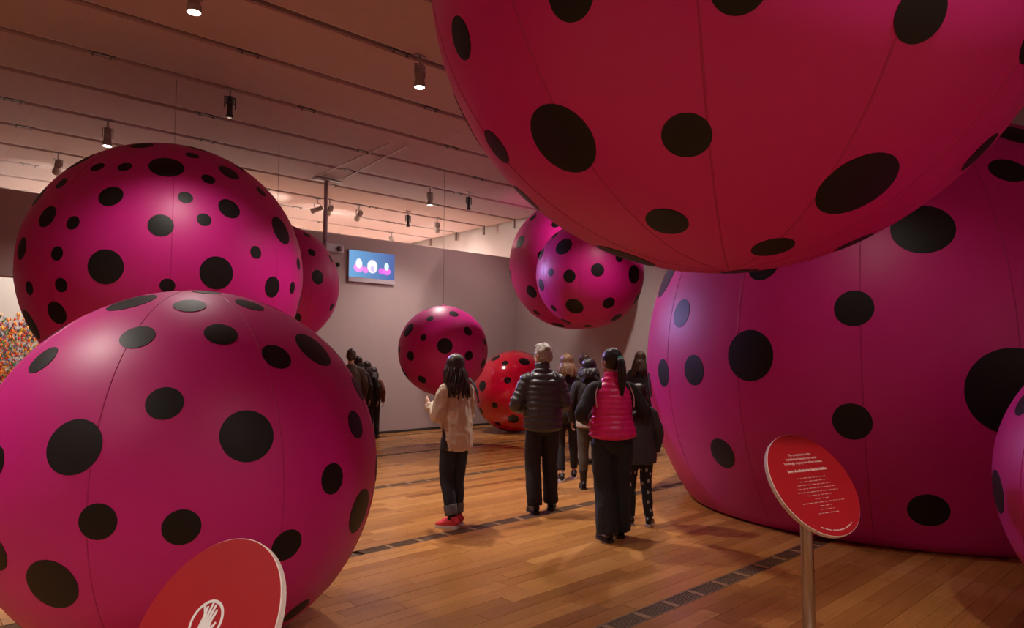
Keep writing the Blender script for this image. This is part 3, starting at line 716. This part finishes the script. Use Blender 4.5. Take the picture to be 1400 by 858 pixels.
def shoe(root, ank, ang, s, m, sole, boot=0.0):
    a = math.radians(ang); T = Matrix.Translation((ank[0]*s, ank[1]*s, 0)) @ Matrix.Rotation(a, 4, 'Z') @ Matrix.Scale(s, 4)
    up = ank[2]-0.085
    bm = bmesh.new()
    sec = [(-0.068, 0.020, 0.018, 0.05), (-0.060, 0.032, 0.036, 0.055), (-0.02, 0.037, 0.052, 0.066), (0.03, 0.039, 0.044, 0.060), (0.09, 0.045, 0.031, 0.045), (0.14, 0.042, 0.024, 0.036), (0.172, 0.026, 0.014, 0.028), (0.178, 0.012, 0.007, 0.024)]
    tube(bm, [(0, y, z+up) for y, a_, b_, z in sec], [(a_, b_) for y, a_, b_, z in sec], 16, 3)
    tube(bm, [(0, -0.018, 0.06+up), (0, -0.015, 0.09+up), (0, -0.012, 0.115+boot+up)], [0.040, 0.041, 0.040+boot*0.08], 14, 3)
    me = remesh(bm, 0.008, 1)
    me.transform(T); sh = obj('shoe', me, m, root)
    b2 = bmesh.new()
    O = [(-0.070, 0.024), (-0.05, 0.036), (0.0, 0.039), (0.05, 0.041), (0.10, 0.047), (0.14, 0.044), (0.17, 0.030), (0.182, 0.012)]
    ol = [(w_, y) for y, w_ in O]+[(-w_, y) for y, w_ in O[::-1]]
    lo = [b2.verts.new((x, y, 0.001+up)) for x, y in ol]; hi = [b2.verts.new((x, y, 0.026+up)) for x, y in ol]
    b2.faces.new(lo[::-1]); b2.faces.new(hi)
    for i in range(len(ol)): b2.faces.new((lo[i], lo[(i+1) % len(ol)], hi[(i+1) % len(ol)], hi[i]))
    bmesh.ops.transform(b2, matrix=T, verts=b2.verts[:]); obj('sole', b2, sole, sh)
def headM(yaw, pitch, dx=0.0, tilt=0.0):
    return Matrix.Translation((dx, 0.005, 1.585)) @ Matrix.Rotation(math.radians(yaw), 4, 'Z') @ Matrix.Rotation(math.radians(pitch), 4, 'X') @ Matrix.Rotation(math.radians(tilt), 4, 'Y')
def ringmod(spacing, amp): return lambda L, p: amp*(math.sqrt(abs(math.sin(math.pi*L/spacing)))-0.75)
def fold(seed, amp, sc=(9, 9, 4)):
    def f(co):
        a = noise.noise(Vector((co.x*sc[0]+seed, co.y*sc[1]+seed*2, co.z*sc[2])))
        q = Vector((co.x*sc[0]*1.9+seed+co.z*5, co.y*sc[1]*1.9, co.z*sc[2]*1.5-co.x*6)); b = 1-abs(noise.noise(q))*2.2
        return amp*(0.7*a+0.55*max(b, -0.4)*0.9-0.2)
    return f
def lock(bm, hm, az, zend, rg, rad=0.013, out=0.02, wav=0.0):
    """one tress: from the crown over the skull, then hanging to zend"""
    P = []; az2 = math.radians(az)
    for e in (78, 50, 22, -5):
        ee = math.radians(e); q = Vector((0.083*math.cos(ee)*math.sin(az2), -0.100*math.cos(ee)*math.cos(az2)-0.008, 0.118*math.sin(ee)+0.006))
        P.append(hm @ (q*1.02))
    base = P[-1]; n = 5; od = Vector((base.x-hm.translation.x, base.y-hm.translation.y, 0)).normalized()
    ph = rg.uniform(0, 6.28)
    for k in range(1, n+1):
        t = k/n; z = base.z+(zend-base.z)*t
        p = Vector((base.x, base.y, z))+od*(out*math.sin(t*math.pi*0.6)+0.01*t)
        p.x += wav*math.sin(ph+t*7)+rg.uniform(-0.006, 0.006); p.y += wav*0.6*math.cos(ph+t*7)-0.03*t
        P.append(p)
    tube(bm, P, [rad*0.6, rad, rad, rad]+[rad*(1.05-0.65*(k/n)**2) for k in range(1, n+1)], 7, 3)

def person(label, at, heading, H, arms=None, legs=None, head=(0, 0, 0, 0), hair=None, top=None, under=None, trousers=None, shoes=('shoe_black', 'sole_dark'), skin='skin', width=1.0, vox=0.009, extra=None, group=None, boot=0.0, seed=1):
    loc = on_z(at[0], at[1], 0) if len(at) == 2 else Vector(at)
    root = empty('person', loc, math.radians(heading)); tag(root, label, 'person', group)
    s = H/1.70; S4 = Matrix.Scale(s, 4); rg = random.Random(seed)
    arms = arms or HANG; legs = legs or STAND
    hm = headM(*head)
    # body, one continuous skin
    bm = bmesh.new()
    tube(bm, [(0, yo, z) for z, a, b, yo in BODY], [(a*width, b*width) for z, a, b, yo in BODY], 22, 4)
    tube(bm, [(0, -0.012, 1.38), (0, -0.01, 1.45), hm @ Vector((0, -0.015, -0.06))], [0.062, 0.052, 0.050], 14, 3)
    hb = bmesh.new()
    ellipsoid(hb, (0, -0.012, 0.018), (0.074, 0.093, 0.096)); ellipsoid(hb, (0, 0.022, -0.052), (0.056, 0.064, 0.062)); ellipsoid(hb, (0, 0.055, -0.093), (0.026, 0.026, 0.02))
    tube(hb, [(0, 0.082, 0.015), (0, 0.098, -0.012), (0, 0.104, -0.030), (0, 0.09, -0.038)], [0.008, 0.011, 0.015, 0.010], 8, 3)
    tube(hb, [(-0.045, 0.066, 0.022), (0, 0.080, 0.026), (0.045, 0.066, 0.022)], [0.009, 0.010, 0.009], 8, 3)
    for sx in (-1, 1): ellipsoid(hb, (sx*0.076, -0.008, -0.008), (0.010, 0.019, 0.032), Matrix.Rotation(sx*0.35, 3, 'Z'), 10, 8)
    bmesh.ops.transform(hb, matrix=hm, verts=hb.verts[:])
    t_ = bpy.data.meshes.new('t'); hb.to_mesh(t_); hb.free(); bm.from_mesh(t_); bpy.data.meshes.remove(t_)
    sh = 0.160*width
    for k, sd in (('L', -1), ('R', 1)):
        el, wr = arms[k]; st = (sd*sh, -0.01, 1.335)
        tube(bm, [(sd*(sh-0.06), -0.01, 1.345), st, el, wr], [0.042, 0.041, 0.033, 0.024], 14, 5); hand(bm, el, wr, sd)
        kn, an, fa = legs[k]; hp = (sd*0.085*width, 0, 0.87)
        tube(bm, [hp, kn, (Vector(kn)*0.5+Vector(an)*0.5)+Vector((0, -0.006, 0.03)), an], [0.078, 0.046, 0.040, 0.032], 14, 5)
        f = math.radians(fa); dv = Vector((-math.sin(f), math.cos(f), 0)); a0 = Vector((an[0], an[1], an[2]-0.045))
        tube(bm, [a0-dv*0.045, a0+dv*0.03, a0+dv*0.10, a0+dv*0.15], [(0.026, 0.03), (0.032, 0.034), (0.036, 0.022), (0.024, 0.014)], 10, 3)
    me = remesh(bm, vox, 1); me.transform(S4); obj('body', me, skin, root)
    # face details
    for sx in (-1, 1):
        bm = bmesh.new(); ellipsoid(bm, hm @ Vector((sx*0.030, 0.0745, 0.004)), (0.0105,)*3, None, 12, 8); bmesh.ops.transform(bm, matrix=S4, verts=bm.verts[:]); e = obj('eye', bm, 'eye', root, True)
        bm = bmesh.new(); ellipsoid(bm, hm @ Vector((sx*0.030, 0.0825, 0.004)), (0.0045,)*3, None, 10, 6); bmesh.ops.transform(bm, matrix=S4, verts=bm.verts[:]); obj('iris', bm, 'iris', e, True)
    bm = bmesh.new(); tube(bm, [hm @ Vector(p) for p in ((-0.022, 0.074, -0.062), (0, 0.086, -0.060), (0.022, 0.074, -0.062))], [0.003, 0.0065, 0.003], 8, 4); bmesh.ops.transform(bm, matrix=S4, verts=bm.verts[:]); obj('lips', bm, 'lips', root, True)
    # trousers
    if trousers:
        m, (rh, rk, ra), cuff = trousers
        bm = bmesh.new(); tube(bm, [(0, 0, 0.78), (0, -0.012, 0.86), (0, -0.01, 0.95), (0, 0, 1.02)], [(0.10, 0.09), (0.172*width, 0.128*width), (0.162*width, 0.115*width), (0.14*width, 0.10*width)], 20, 4)
        for k, sd in (('L', -1), ('R', 1)):
            kn, an, fa = legs[k]; kn = Vector(kn); an = Vector(an); e = an+(kn-an)*cuff
            tube(bm, [(sd*0.083*width, -0.005, 0.87), (Vector((sd*0.085*width, 0, 0.87))+kn)/2, kn, (kn+e)/2+Vector((0, -0.008, 0)), e], [rh*width, (rh+rk)/2, rk, (rk+ra)/2, ra], 16, 5)
        me = remesh(bm, vox, 1, fold(seed*1.7, 0.008, (7, 7, 5))); me.transform(S4); obj('trousers', me, m, root)
    # tops
    for g in (under or [])+([top] if top else []):
        bm = bmesh.new(); sec = g['sec']; qm = ringmod(*g['quilt']) if g.get('quilt') else None
        tube(bm, [(0, yo, z) for z, a, b, yo in sec], [(a*width, b*width) for z, a, b, yo in sec], 26, 6, mod=qm)
        if g.get('sleeve'):
            r0, r1, r2 = g['sleeve']
            for k, sd in (('L', -1), ('R', 1)):
                el, wr = Vector(arms[k][0]), Vector(arms[k][1]); st = Vector((sd*sh, -0.01, 1.335)); wr = el+(wr-el)*g.get('slen', 1.0)
                tube(bm, [(sd*(sh-0.07), -0.01, 1.345), st, (st+el)/2, el, (el+wr)/2, wr], [r0, r0, (r0+r1)/2, r1, (r1+r2)/2, r2], 16, 6, mod=ringmod(g['quilt'][0], g['quilt'][1]*0.9) if g.get('quilt') else None)
        me = remesh(bm, vox if not g.get('quilt') else min(vox, 0.008), 1, fold(seed+3, g.get('fold', 0.008), g.get('fsc', (8, 8, 5)))); me.transform(S4); obj(g['name'], me, g['mat'], root)
        if g.get('collar'):
            bm = bmesh.new(); z0, z1, r0 = g['collar']; tube(bm, [(0, -0.012, z0), (0, -0.012, (z0+z1)/2), (0, -0.008, z1)], [(r0*1.15, r0*1.05), (r0*1.05, r0), (r0, r0*0.95)], 20, 3)
            bmesh.ops.transform(bm, matrix=S4, verts=bm.verts[:]); obj('collar', bm, g['mat'], root, True)
    # shoes
    for k in ('L', 'R'): shoe(root, legs[k][1], legs[k][2], s, shoes[0], shoes[1], boot)
    # hair
    st, m, zend = hair
    bm = bmesh.new()
    if st != 'short':
        ellipsoid(bm, (0, -0.020, 0.024), (0.084, 0.100, 0.106), None, 28, 18); bmesh.ops.transform(bm, matrix=hm, verts=bm.verts[:])
    else:
        ellipsoid(bm, (0, -0.024, 0.026), (0.082, 0.098, 0.104), None, 40, 26); ellipsoid(bm, (0, -0.05, -0.02), (0.072, 0.066, 0.062), None, 20, 12)
        ellipsoid(bm, (0, 0.03, 0.085), (0.06, 0.05, 0.042), None, 20, 12)
        bmesh.ops.transform(bm, matrix=hm, verts=bm.verts[:]); me = remesh(bm, 0.007, 1, lambda co: 0.010*noise.noise(co*26)+0.006*noise.noise(co*60)); me.transform(S4); obj('hair', me, m, root)
        bm = None
    if st == 'long':
        for k in range(46): lock(bm, hm, -104+208*(k+rg.random()*0.7)/46, zend+rg.uniform(-0.05, 0.05), rg, 0.014, 0.030, 0.014)
    if st == 'bob':
        for k in range(46): lock(bm, hm, -112+224*(k+rg.random()*0.7)/46, zend+rg.uniform(-0.025, 0.02), rg, 0.014, 0.032, 0.006)
    if st == 'pony':
        for k in range(26):
            az = math.radians(-110+220*k/25); P = []
            for e, f in ((65, 0.0), (40, 0.1), (20, 0.45)):
                ee = math.radians(e); q = Vector((0.084*math.cos(ee)*math.sin(az), -0.100*math.cos(ee)*math.cos(az)-0.015, 0.112*math.sin(ee)+0.012)); P.append(hm @ (q*1.02).lerp(Vector((0, -0.125, 0.03)), f))
            P.append(hm @ Vector((0, -0.128, 0.028))); tube(bm, P, [0.010, 0.013, 0.011, 0.006], 7, 3)
        for k in range(16):
            a = 2*math.pi*k/16; r = 0.018*math.sqrt(rg.random()); o_ = Vector((r*math.cos(a), r*math.sin(a)*0.6, 0)); q = zend
            b0 = hm @ Vector((0, -0.125, 0.028))
            tube(bm, [b0+o_*0.4, b0+Vector((0, -0.035, -0.02))+o_*1.6, b0+Vector((0.006, -0.045, -0.11))+o_*2.0, Vector((b0.x+0.01, b0.y-0.03, (b0.z+q)/2-0.03))+o_*1.9, Vector((b0.x+0.008, b0.y-0.015, q))+o_*0.8], [0.012, 0.016, 0.017, 0.015, 0.004], 7, 4)
        b2 = bmesh.new(); bmesh.ops.create_icosphere(b2, subdivisions=2, radius=1, matrix=Matrix.Translation(hm @ Vector((0, -0.132, 0.03))) @ Matrix.Diagonal((0.03, 0.014, 0.024, 1))); bmesh.ops.transform(b2, matrix=S4, verts=b2.verts[:]); obj('hair_tie', b2, 'teal' if label.find('teal') >= 0 else 'black', root, True)
    if st == 'bun':
        ellipsoid(bm, hm @ Vector((0, -0.10, 0.085)), (0.042, 0.042, 0.04), None, 16, 10)
        for k in range(30): lock(bm, hm, -104+208*k/29, hm.translation.z-0.06, rg, 0.011, 0.0, 0.0)
    if bm is not None:
        bmesh.ops.transform(bm, matrix=S4, verts=bm.verts[:]); obj('hair', bm, m, root, True)
    if extra: extra(root, s, S4, hm)
    return root

def part(root, name, m, P, R, S4, n=12, sub=4, side=(1, 0, 0)):
    bm = bmesh.new(); tube(bm, P, R, n, sub, side); bmesh.ops.transform(bm, matrix=S4, verts=bm.verts[:]); return obj(name, bm, m, root, True)
# --- woman in the cream sweater
SWEATER = dict(name='sweater', mat='cream_knit', sec=[(0.76, 0.160, 0.135, -0.040), (0.79, 0.172, 0.148, -0.040), (0.92, 0.178, 0.150, -0.032), (1.08, 0.170, 0.138, -0.018), (1.22, 0.165, 0.126, -0.010), (1.32, 0.158, 0.108, -0.012), (1.385, 0.115, 0.085, -0.012), (1.44, 0.075, 0.070, -0.012)], sleeve=(0.068, 0.066, 0.054), slen=0.92, fold=0.024, fsc=(9, 9, 5))
def p1x(root, s, S4, hm):
    for k in ('L', 'R'):
        kn, an, _ = P1L[k]; kn = Vector(kn); an = Vector(an)
        a = an+(kn-an)*0.10; b = an+(kn-an)*0.36
        part(root, 'trouser_cuff', 'denim_in', [a, a+(b-a)*0.1, (a+b)/2, b-(b-a)*0.1, b], [0.058, 0.066, 0.067, 0.068, 0.060], S4, 16, 2)
        part(root, 'sock', 'black_cloth', [an, an+(kn-an)*0.18], [0.041, 0.043], S4, 12, 3)
    part(root, 'bag_strap', 'black_cloth', [(0.15, 0.12, 1.22), (0.165, 0.10, 1.36), (0.15, -0.01, 1.462), (0.165, -0.12, 1.36), (0.18, -0.150, 1.22)], [(0.006, 0.020)]*5, S4, 8, 5, side=(0, 0, 1))
    part(root, 'side_slit', 'navy', [(-0.150, -0.03, 0.77), (-0.160, -0.03, 0.86), (-0.160, -0.028, 0.97)], [(0.016, 0.045), (0.014, 0.032), (0.006, 0.006)], S4, 12, 3)
P1L = dict(L=((-0.075, 0.05, 0.48), (-0.07, -0.05, 0.085), 30), R=((0.065, 0.05, 0.48), (0.045, 0.03, 0.085), 26))
person('woman in a loose cream sweater and rolled dark jeans with red sneakers', (622, 719), 40, 1.65, dict(L=((-0.195, 0.03, 1.09), (-0.16, 0.24, 1.20)), R=((0.205, 0.06, 1.09), (0.16, 0.26, 1.19))), P1L, (-50, -4, 0, 6), ('long', 'hair_dark', 1.30), SWEATER, None, ('navy', (0.092, 0.070, 0.060), 0.2), ('sneaker_red', 'sole_white'), 'skin2', 0.92, 0.008, p1x, seed=3)
# --- man in the dark puffer jacket
PUFFER = dict(name='puffer_jacket', mat='puffer', sec=[(0.83, 0.180, 0.140, -0.015), (0.86, 0.205, 0.165, -0.018), (0.95, 0.208, 0.168, -0.018), (1.08, 0.205, 0.162, -0.012), (1.20, 0.205, 0.152, -0.008), (1.31, 0.185, 0.132, -0.012), (1.385, 0.135, 0.098, -0.016), (1.45, 0.082, 0.080, -0.014)], sleeve=(0.078, 0.072, 0.058), quilt=(0.058, 0.024), fold=0.003, collar=(1.41, 1.505, 0.076))
P2L = dict(L=((-0.10, 0.03, 0.48), (-0.09, -0.06, 0.085), 12), R=((0.085, 0.06, 0.48), (0.10, 0.10, 0.085), -14))
def glasses(root, s, S4, hm):
    P = [hm @ Vector(p) for p in ((-0.078, -0.01, 0.012), (-0.074, 0.05, 0.012), (-0.062, 0.088, 0.010), (0, 0.098, 0.012), (0.062, 0.088, 0.010), (0.074, 0.05, 0.012), (0.078, -0.01, 0.012))]
    part(root, 'glasses', 'black', P, [0.003]*7, S4, 6, 3)
person('grey-haired man in a charcoal quilted puffer jacket and black trousers', (742, 699), 6, 1.77, dict(L=((-0.275, -0.03, 1.09), (-0.20, 0.20, 1.03)), R=((0.235, -0.01, 1.09), (0.18, 0.20, 1.02))), P2L, (38, 0, 0, 0), ('short', 'hair_grey', 0), PUFFER, None, ('black_trouser', (0.100, 0.080, 0.078), -0.02), ('shoe_black', 'sole_dark'), 'skin2', 0.96, 0.009, glasses, seed=5)
# --- woman in the pink vest
VEST = dict(name='quilted_vest', mat='vest', sec=[(0.905, 0.165, 0.125, -0.018), (0.93, 0.205, 0.160, -0.02), (0.98, 0.200, 0.156, -0.018), (1.07, 0.180, 0.140, -0.010), (1.18, 0.176, 0.138, -0.006), (1.28, 0.172, 0.126, -0.008), (1.34, 0.150, 0.108, -0.014), (1.395, 0.105, 0.085, -0.016), (1.45, 0.074, 0.074, -0.014)], quilt=(0.050, 0.018), fold=0.003, collar=(1.41, 1.49, 0.068))
P3UNDER = dict(name='black_sweater', mat='black_cloth', sec=[(0.96, 0.15, 0.11, -0.01), (1.10, 0.14, 0.10, 0), (1.25, 0.14, 0.09, 0), (1.34, 0.13, 0.075, -0.01), (1.41, 0.065, 0.065, -0.01)], sleeve=(0.066, 0.062, 0.045), slen=0.95)
P3L = dict(L=((-0.075, 0.02, 0.48), (-0.07, -0.06, 0.085), 10), R=((0.085, 0.03, 0.48), (0.085, 0.06, 0.085), -6))
def p3x(root, s, S4, hm):
    for sd in (-1, 1): part(root, 'armhole_piping', 'piping', [(sd*0.172, -0.112, 1.18), (sd*0.176, -0.090, 1.28), (sd*0.148, -0.060, 1.375)], [0.006]*3, S4, 8, 4)
person('woman in a glossy pink quilted vest with a black ponytail and teal tie', (838, 737), 10, 1.70, dict(L=((-0.30, -0.05, 1.12), (-0.20, 0.18, 1.04)), R=((0.30, -0.05, 1.12), (0.20, 0.18, 1.04))), P3L, (24, 0, -0.005, 0), ('pony', 'hair_black', 1.27), VEST, [P3UNDER], ('teal_jean', (0.108, 0.090, 0.100), -0.03), ('shoe_black', 'sole_dark'), 'skin', 1.05, 0.009, p3x, seed=7)
# --- girl
COAT = dict(name='coat', mat='grey_coat', sec=[(0.74, 0.195, 0.155, -0.02), (0.78, 0.205, 0.165, -0.02), (0.95, 0.195, 0.155, -0.018), (1.10, 0.175, 0.138, -0.01), (1.25, 0.165, 0.126, -0.008), (1.33, 0.150, 0.108, -0.012), (1.39, 0.11, 0.085, -0.012), (1.45, 0.072, 0.07, -0.012)], sleeve=(0.074, 0.068, 0.052), fold=0.016)
person('girl in a dark grey coat and white-specked leggings beside the pink vest', (875, 716), 6, 1.36, None, dict(L=((-0.10, 0.05, 0.48), (-0.13, -0.02, 0.085), 10), R=((0.09, 0.02, 0.48), (0.085, -0.09, 0.085), -28)), (0, 0, 0, 0), ('long', 'hair_dark', 1.26), COAT, None, ('legging', (0.098, 0.070, 0.056), 0.06), ('shoe_black', 'sole_white'), 'skin', 1.0, 0.008, None, seed=11)
# --- the four beyond
JACKET = lambda m, hem=0.86: dict(name='jacket', mat=m, sec=[(hem, 0.175, 0.14, -0.018), (hem+0.05, 0.185, 0.15, -0.018), (1.05, 0.172, 0.138, -0.01), (1.20, 0.170, 0.130, -0.006), (1.31, 0.160, 0.112, -0.012), (1.385, 0.112, 0.086, -0.014), (1.45, 0.072, 0.07, -0.012)], sleeve=(0.072, 0.064, 0.048), fold=0.012)
WALK = dict(L=((-0.09, 0.06, 0.48), (-0.10, -0.10, 0.085), 6), R=((0.09, 0.06, 0.48), (0.11, 0.13, 0.085), -6))
person('woman with light brown shoulder-length hair in black, cropped leggings showing her ankles', (776, 656), 4, 1.68, None, WALK, (-8, 0, 0, 0), ('bob', 'hair_blond', 1.41), JACKET('black_coat'), None, ('black_trouser', (0.090, 0.064, 0.050), 0.16), ('shoe_black', 'sole_white'), 'skin2', 1.0, 0.010, None, seed=13)
SHIRT = dict(name='white_shirt', mat='white_cloth', sec=[(0.80, 0.175, 0.135, -0.015), (0.84, 0.182, 0.142, -0.015), (0.95, 0.172, 0.13, -0.01), (1.05, 0.15, 0.115, 0)], fold=0.01)
person('dark-haired visitor in a black jacket over a white hem, olive trousers and boots', (807, 668), -6, 1.62, None, STAND, (-15, 4, 0, 0), ('bob', 'hair_black', 1.47), JACKET('black_coat', 0.92), [SHIRT], ('olive', (0.095, 0.070, 0.058), 0.30), ('shoe_black', 'sole_dark'), 'skin', 1.0, 0.010, None, boot=0.14, seed=17)
person('short-haired visitor in light beige trousers standing beyond the white-hemmed one', (799, 634), 0, 1.70, None, STAND, (10, 0, 0, 0), ('short', 'hair_brown', 0), JACKET('black_coat'), None, ('beige', (0.095, 0.075, 0.068), 0.0), ('shoe_black', 'sole_dark'), 'skin', 1.0, 0.011, None, seed=19)
person('woman with wavy brown hair in a black coat close to the giant ball', (878, 622), -28, 1.74, dict(L=((-0.26, -0.02, 1.12), (-0.20, 0.19, 1.08)), R=((0.26, -0.02, 1.12), (0.20, 0.19, 1.08))), WALK, (-25, 0, 0, 0), ('long', 'hair_brown', 1.34), dict(JACKET('black_coat', 0.62), name='coat'), None, ('black_trouser', (0.095, 0.070, 0.058), 0.02), ('shoe_black', 'sole_dark'), 'skin2', 1.0, 0.011, None, seed=23)
# --- the group half hidden behind the floor ball
person('tallest dark-clad visitor of the four half hidden by the floor ball', (478, 616), 20, 1.79, None, STAND, (0, 0, 0, 0), ('short', 'hair_dark', 0), JACKET('brown_coat'), None, ('black_trouser', (0.10, 0.08, 0.075), 0.0), vox=0.012, seed=29)
person('visitor with long dark hair, second of the four behind the floor ball', (487, 609.5), 10, 1.67, None, STAND, (10, 0, 0, 0), ('long', 'hair_dark', 1.36), JACKET('black_coat'), None, ('black_trouser', (0.095, 0.07, 0.06), 0.0), vox=0.012, seed=31)
person('dark-haired visitor in a black coat next to the rust jacket by the floor ball', (500, 604), 0, 1.57, None, STAND, (-10, 0, 0, 0), ('bob', 'hair_dark', 1.42), JACKET('black_coat'), None, ('black_trouser', (0.095, 0.07, 0.06), 0.0), vox=0.012, seed=37)
person('short visitor in a rust-brown jacket peeking out from behind the floor ball', (509.5, 599), 5, 1.45, None, STAND, (-20, 0, 0, 0), ('bob', 'hair_dark', 1.46), JACKET('rust', 0.92), None, ('black_trouser', (0.095, 0.07, 0.06), 0.0), vox=0.011, seed=41)
